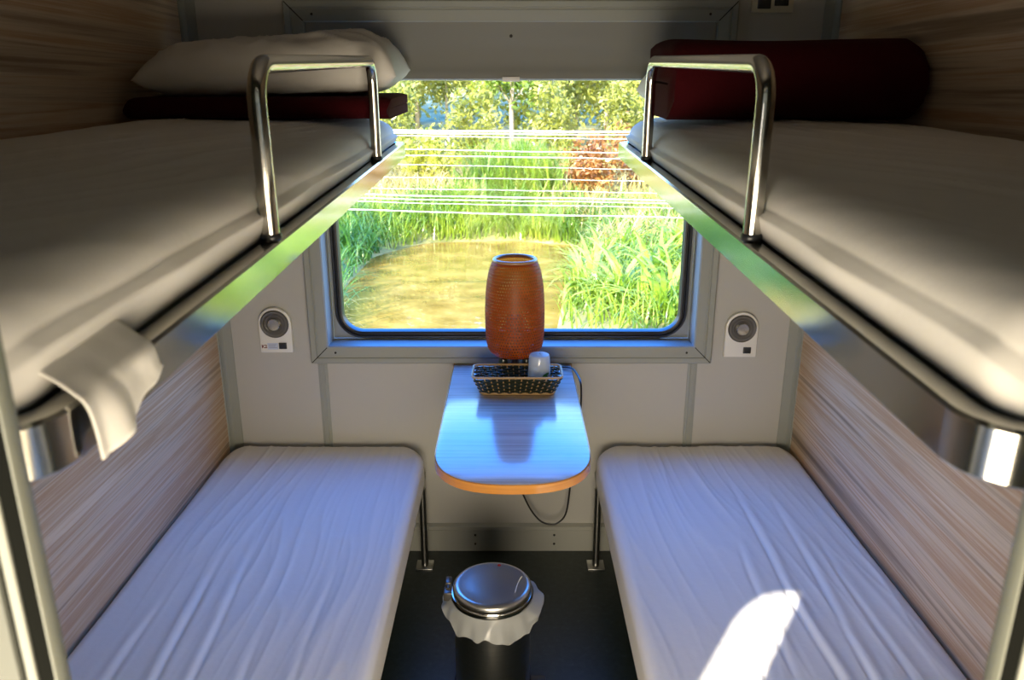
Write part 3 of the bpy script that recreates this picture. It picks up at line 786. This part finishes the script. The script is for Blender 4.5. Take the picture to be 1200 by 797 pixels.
# ------------------------------------------------------------------ outside
WZ = -.9
POND = [(-1.75, 7.2), (-1.95, 8.4), (-2.25, 10.4), (-2.2, 12.4), (-1.5, 13.6), (0, 13.8), (1.3, 13.2), (1.05, 12.0), (.72, 10.6), (.5, 8.4), (.3, 7.2)]
def sd_pond(x, y):
    """signed distance to the pond outline, positive outside"""
    d = 1e9; ins = False; n = len(POND)
    for i in range(n):
        ax, ay = POND[i]; bx_, by_ = POND[(i + 1) % n]
        ex, ey = bx_ - ax, by_ - ay; t = max(0, min(1, ((x - ax) * ex + (y - ay) * ey) / (ex * ex + ey * ey)))
        d = min(d, math.hypot(x - ax - t * ex, y - ay - t * ey))
        if (ay > y) != (by_ > y) and x < ax + (y - ay) * ex / ey: ins = not ins
    return -d if ins else d
def gz(x, y):
    s = sd_pond(x, y)
    z = WZ + (.42 * (1 - math.exp(-s * .9)) if s > 0 else .5 * max(s, -.7))
    if y > 13.5: z += min(y - 13.5, 18) * .055 + max(0, y - 33) * .16
    z += .07 * fbm(x * .8, y * .8, 2.)  * min(1, max(0, s) * 1.2)
    return z
gv = []; gf = []; nx, ny = 90, 100
for j in range(ny + 1):
    y = 3.2 + 46 * (j / ny) ** 1.35
    for i in range(nx + 1):
        x = (-1 + 2 * i / nx) * (4.5 + .75 * y); gv.append((x, y, gz(x, y)))
for j in range(ny):
    for i in range(nx): q = j * (nx + 1) + i; gf.append((q, q + 1, q + nx + 2, q + nx + 1))
struct(MB().add(gv, gf).build('ground', M['soil'], fix=False, angle=180))
wt = MB().prism([(p[0] * 1.12, 10.4 + (p[1] - 10.4) * 1.07) for p in POND], 'z', WZ - .03, WZ)
tag(wt.build('pond', M['water'], smooth=False), 'brown muddy pond outside the window', 'pond')

def fastmesh(name, V, F, m, smooth=False):
    """V (n,3), F (k,4) numpy -> mesh object"""
    me = bpy.data.meshes.new(name); nV, nF = len(V), len(F)
    me.vertices.add(nV); me.vertices.foreach_set('co', V.astype(np.float32).ravel())
    me.loops.add(nF * 4); me.loops.foreach_set('vertex_index', F.astype(np.int32).ravel())
    me.polygons.add(nF); me.polygons.foreach_set('loop_start', np.arange(0, nF * 4, 4, dtype=np.int32))
    me.update(calc_edges=True); me.materials.append(m)
    o = bpy.data.objects.new(name, me); C.objects.link(o); return o

def blades(P, ln, wid, droop, lean, seg=5):
    """grass blades as curved tapering ribbons. P (n,3) roots"""
    n = len(P); az = rng.uniform(0, 2 * PI, n); L = ln * rng.uniform(.55, 1.25, n); W = wid * rng.uniform(.7, 1.3, n)
    el0 = PI / 2 - rng.uniform(0, lean, n); dr = droop * rng.uniform(.4, 1.4, n)
    side = np.stack([-np.sin(az), np.cos(az), np.zeros(n)], 1)
    cur = P.copy(); V = []
    for k in range(seg + 1):
        t = k / seg; w_ = W * (1 - t ** 2.2) * .5 + .0008
        V.append(cur - side * w_[:, None]); V.append(cur + side * w_[:, None])
        el = el0 - dr * t ** 1.3; d = np.stack([np.cos(az) * np.cos(el), np.sin(az) * np.cos(el), np.sin(el)], 1)
        cur = cur + d * (L / seg)[:, None]
    V = np.stack(V, 1).reshape(-1, 3); base = np.arange(n) * (2 * (seg + 1)); F = []
    for k in range(seg): F.append(np.stack([base + 2 * k, base + 2 * k + 1, base + 2 * k + 3, base + 2 * k + 2], 1))
    return V, np.concatenate(F)

def scatter(n, x0, x1, y0, y1, smin, smax=99, clump=0., nc=40):
    out = []
    cs = [(random.uniform(x0, x1), random.uniform(y0, y1)) for _ in range(nc)]
    tries = 0
    while len(out) < n and tries < n * 40:
        tries += 1
        if clump:
            c_ = random.choice(cs); x = random.gauss(c_[0], clump); y = random.gauss(c_[1], clump)
        else: x = random.uniform(x0, x1); y = random.uniform(y0, y1)
        s = sd_pond(x, y)
        if smin < s < smax: out.append((x, y, gz(x, y) - .02))
    return np.array(out)
def grass(name, lab, P, ln, wid, droop, lean, m, cat='grass'):
    V, F = blades(P, ln, wid, droop, lean); o = fastmesh(name, V, F, m); tag(o, lab, cat, kind='stuff'); return o
grass('reed_grass', 'long green reeds arching over the far edge of the pond', scatter(4600, -4.5, 4.2, 12.6, 15.4, .03, 1.7, .28, 80), .66, .020, 1.9, .5, M['reed'])
grass('bank_grass', 'deep green drooping grass on the left bank of the pond', scatter(4600, -5.2, -1.6, 8.2, 13.2, .02, 3., .25, 60), .72, .018, 2.1, .55, M['reed_dark'])
grass('meadow_grass', 'pale dry grass behind the reeds', scatter(7000, -7, 7.5, 15, 20, 1.2, 99, .5, 90), .62, .022, 1.5, .6, M['straw'])
grass('right_bank_grass', 'bright yellow-green grass on the right bank', scatter(5200, .5, 5.0, 7.4, 14.5, .04, 4.6, .3, 80), .60, .018, 1.9, .6, M['reed'])
grass('dry_bank_grass', 'yellow dry grass on the far right bank behind the broad-bladed plants', scatter(2600, 1.3, 4.6, 11.6, 15.0, .25, 4, .3, 40), .62, .022, 1.8, .6, M['straw'])
grass('tall_reeds', 'tall green reeds growing in the middle behind the bank', scatter(1500, -.6, .8, 15.6, 17.2, .5, 99, .25, 14), 1.1, .035, 1.3, .4, M['reed'])
grass('water_edge_grass', 'short pale grass at the near left corner of the pond', scatter(700, -2.6, -1.5, 7.6, 9.2, .0, 1.2), .45, .014, 2., .6, M['straw'])

def broad_plant(x, y, lab, nb=46, ln=.85):
    P = np.array([[x, y, gz(x, y) - .02]] * nb) + rng.normal(0, .06, (nb, 3)) * [1, 1, 0]
    V, F = blades(P - [x, y, 0], ln, .078, 1.9, 1.0, 6)
    o = fastmesh('broad_leaf_plant', V, F, M['reed_bright']); o.location = (x, y, 0)
    return tag(o, lab, 'plant', 'broad-leaved plants on the right bank')
PL = 'broad-bladed bright green plant beside the right edge of the pond'
for x, y in ((1.25, 8.7), (1.75, 9.5), (1.15, 10.3), (2.1, 8.6), (2.45, 9.6), (1.65, 11.2), (2.3, 10.8), (.95, 9.5), (1.6, 8.1), (3.0, 10.6), (2.7, 8.0)):
    broad_plant(x, y, PL)

def leaves(n, cx, cy, cz, rx, ry, rz, size, shell=.55):
    """leaf quads filling clustered blobs of a crown"""
    k = 26; cen = rng.normal(0, .5, (k, 3)); cen /= np.maximum(1, np.linalg.norm(cen, axis=1))[:, None]
    idx = rng.integers(0, k, n); p = cen[idx] * .85 + rng.normal(0, .17, (n, 3))
    P = p * [rx, ry, rz] + [cx, cy, cz]
    a = rng.normal(0, 1, (n, 3)); a /= np.linalg.norm(a, axis=1)[:, None]
    b = rng.normal(0, 1, (n, 3)); b -= (b * a).sum(1)[:, None] * a; b /= np.linalg.norm(b, axis=1)[:, None]
    s = size * rng.uniform(.6, 1.4, n)[:, None]
    q = np.stack([P - a * s, P - b * s * .42, P + a * s, P + b * s * .42], 1).reshape(-1, 3)
    return q, np.arange(n * 4).reshape(-1, 4)
def tree(x, y, h, r, m, lab, group, n=2600, size=.085, trunk=True):
    z0 = gz(x, y) - .05
    root = thing('tree', lab, 'tree', (x, y, z0), group=group)
    V, F = leaves(n, 0, 0, h * (.60 if y < 25 else .5), r, r, h * (.44 if y < 25 else .48), size); o = fastmesh('crown', V, F, m); o.parent = root
    t = MB(); pts = [(0, 0, 0)]; 
    for k in range(1, 7): pts.append((.10 * k / 6 * random.uniform(-1, 1) * r, .08 * random.uniform(-1, 1), h * .86 * k / 6))
    t.tube(pts, [.07 * h / 5 * (1 - .8 * k / 6) for k in range(7)], 8)
    for _ in range(5):
        k = random.randint(2, 5); p = Vector(pts[k]); a = random.uniform(0, 2 * PI)
        e = p + Vector((math.cos(a) * r * .6, math.sin(a) * r * .6, h * .16)); t.tube([p, (p + e) / 2 + Vector((0, 0, .06)), e], [.03 * h / 5, .022 * h / 5, .008], 6)
    t.build('trunk', M['bark'], root, fix=False)
    return root
def bush(x, y, r, h, m, lab, group, n=1500, size=.06):
    z0 = gz(x, y) - .05; V, F = leaves(n, 0, 0, h * .5, r, r, h * .5, size)
    o = fastmesh('bush', V, F, m); o.location = (x, y, z0); return tag(o, lab, 'bush', group)
GT = 'trees beyond the pond'
T1 = 'olive-leaved tree standing beyond the pond'; T2 = 'green-leaved tree standing beyond the pond'; T3 = 'yellow-green tree standing beyond the pond'
TREES = [(-7.6 + 1.9 * i, 21.3 if i % 2 == 0 else 24.1, 4.3 + .25 * ((i * 5) % 3), 1.08, (2, 0, 2, 0, 1, 0, 2, 0, 2)[i]) for i in range(9)]
TREES += [(-9.6 + 3.2 * i, 27.6, 6.0, 1.6, (2, 1, 0, 2, 0, 1, 2)[i]) for i in range(7)]
TREES += [(-11.2 + 3.2 * i, 31.8, 6.4, 1.7, (0, 2, 1, 0, 2, 0, 2, 1)[i]) for i in range(8)]
for x, y, h, r, k in TREES:
    tree(x, y, h, r, (M['leaf_olive'], M['leaf_green'], M['leaf_yellow'])[k], (T1, T2, T3)[k], GT + (', olive', ', green', ', yellow-green')[k], n=3800 if y < 25 else 4600, size=.085 if y < 25 else .13)
for x, y, r, h in ((1.65, 15.9, .6, 1.3), (2.75, 17.0, .62, 1.5), (3.4, 15.4, .6, 1.2)):
    bush(x, y, r, h, M['leaf_rust'], 'rust-orange shrub among the green on the far right bank', 'rusty shrubs on the right bank')
for x, y, r, h in ((-3.6, 16.4, .75, 1.5), (-1.8, 16.9, .6, 1.2), (4.8, 17.0, .75, 1.7), (-5.6, 16.6, .8, 1.8)):
    bush(x, y, r, h, M['leaf_yellow'], 'yellow-green shrub in the dry grass beyond the pond', 'yellow-green shrubs beyond the pond')
for x, y, r, h in ((-6.4, 19.0, .8, 2.3), (-4.5, 18.8, .72, 2.1), (-2.7, 19.0, .72, 2.4), (-.9, 18.9, .72, 2.1), (.9, 19.0, .72, 2.4), (2.7, 18.8, .72, 2.3), (4.5, 19.0, .72, 2.2), (6.4, 18.9, .8, 2.4)):
    bush(x, y, r, h, M['leaf_olive'], 'olive-green shrub in front of the trees beyond the pond', 'olive shrubs in front of the trees', n=2200)

# strung fence of bright strands between pond and track
fy = 7.0
fn = thing('wire_fence', 'bright strands of a wire fence crossing the view of the pond bank', 'fence', (0, fy, gz(0, fy)))
gz0 = gz(0, fy)
for zz, rr, sl_ in ((1.285, .009, -.004), (1.262, .005, -.006), (1.235, .003, -.010), (1.12, .003, -.010), (1.07, .003, -.008), (.985, .0018, -.012), (.88, .0018, -.010), (.78, .0018, -.012), (.72, .005, -.014), (.69, .0035, -.012), (.655, .002, -.014), (.575, .0045, -.016)):
    pts = [(x, .03 * math.sin(x * 2 + zz * 9), zz - gz0 + sl_ * x * 1.6 + .002 * (x / 2.6) ** 2 + .004 * fbm(x * 3, zz * 5, 1.)) for x in np.linspace(-6, 6, 80)]
    MB().tube(pts, rr, 6).build('wire', M['cable_white'], fn, fix=False)
for px in (-6, 6):
    MB().box(px - .05, px + .05, -.05, .05, -.3, 1.38 - gz0, .01).build('post', M['bark'], fn)

# ------------------------------------------------------------------ light
SUN_EL = math.radians(27)
sd = Vector((.533 * math.cos(SUN_EL), .846 * math.cos(SUN_EL), -math.sin(SUN_EL)))
s = bpy.data.lights.new('sun', 'SUN'); s.energy = 15.; s.angle = math.radians(.55); s.color = (1, .91, .74)
so_ = bpy.data.objects.new('sun', s); C.objects.link(so_); so_.rotation_euler = sd.to_track_quat('-Z', 'Y').to_euler(); so_.location = (-4, -6, 6)

w = bpy.data.worlds.new('sky'); bpy.context.scene.world = w; w.use_nodes = True
N, L = w.node_tree.nodes, w.node_tree.links
for n_ in list(N): N.remove(n_)
out = N.new('ShaderNodeOutputWorld'); bg = N.new('ShaderNodeBackground'); tc = N.new('ShaderNodeTexCoord'); sp = N.new('ShaderNodeSeparateXYZ')
L.new(tc.outputs['Generated'], sp.inputs[0])
r1 = ramp(N, [(0, (.42, .46, .46)), (.16, (.24, .42, .62)), (.40, (.035, .27, 1.0)), (1, (.06, .20, .85))])
L.new(sp.outputs['Z'], r1.inputs[0])
r2 = ramp(N, [(0, (.5, .46, .40)), (.5, (.45, .46, .48)), (1, (.2, .3, .5))]); L.new(sp.outputs['Z'], r2.inputs[0])
mr = N.new('ShaderNodeMapRange'); mr.inputs[1].default_value = -.5; mr.inputs[2].default_value = .2; L.new(sp.outputs['Y'], mr.inputs[0])
mx = N.new('ShaderNodeMix'); mx.data_type = 'RGBA'; L.new(mr.outputs[0], mx.inputs[0]); L.new(r2.outputs[0], mx.inputs[6]); L.new(r1.outputs[0], mx.inputs[7])
L.new(mx.outputs[2], bg.inputs[0]); bg.inputs[1].default_value = 8.2
L.new(bg.outputs[0], out.inputs[0])

def portal(name, loc, rot, sx, sy):
    l = bpy.data.lights.new(name, 'AREA'); l.shape = 'RECTANGLE'; l.size = sx; l.size_y = sy; l.cycles.is_portal = True
    o = bpy.data.objects.new(name, l); C.objects.link(o); o.location = loc; o.rotation_euler = rot; return o

la = bpy.data.lights.new('corridor_fill_lamp', 'AREA'); la.shape = 'RECTANGLE'; la.size = 1.5; la.size_y = .92; la.energy = 49; la.color = (1, .85, .63)  # added fill lamp inside the curtain, brightens the compartment from the corridor side
lo_ = bpy.data.objects.new('corridor_fill_lamp', la); C.objects.link(lo_); lo_.location = (-.18, -.26, .79); lo_.rotation_euler = (PI / 2, 0, 0)

# ------------------------------------------------------------------ camera
cd = bpy.data.cameras.new('camera'); co = bpy.data.objects.new('camera', cd); C.objects.link(co)
cd.sensor_width = 36; cd.lens = 920 / 1200 * 36; cd.clip_start = .02
co.location = (0, 0, 1.605); co.rotation_euler = (math.radians(90 - 17.5), 0, 0)
cd.dof.use_dof = True; cd.dof.focus_distance = 2.4; cd.dof.aperture_fstop = 7.1
sc = bpy.context.scene; sc.camera = co
sc.view_settings.view_transform = 'Standard'; sc.view_settings.look = 'None'; sc.view_settings.gamma = 1; sc.view_settings.use_curve_mapping = False
sc.view_settings.exposure = 0.3
sc.cycles.max_bounces = 10; sc.cycles.diffuse_bounces = 6; sc.cycles.glossy_bounces = 4; sc.cycles.transparent_max_bounces = 24; sc.cycles.transmission_bounces = 6
sc.cycles.sample_clamp_indirect = 6
sc.cycles.caustics_reflective = False; sc.cycles.caustics_refractive = False
sc.cycles.use_denoising = True
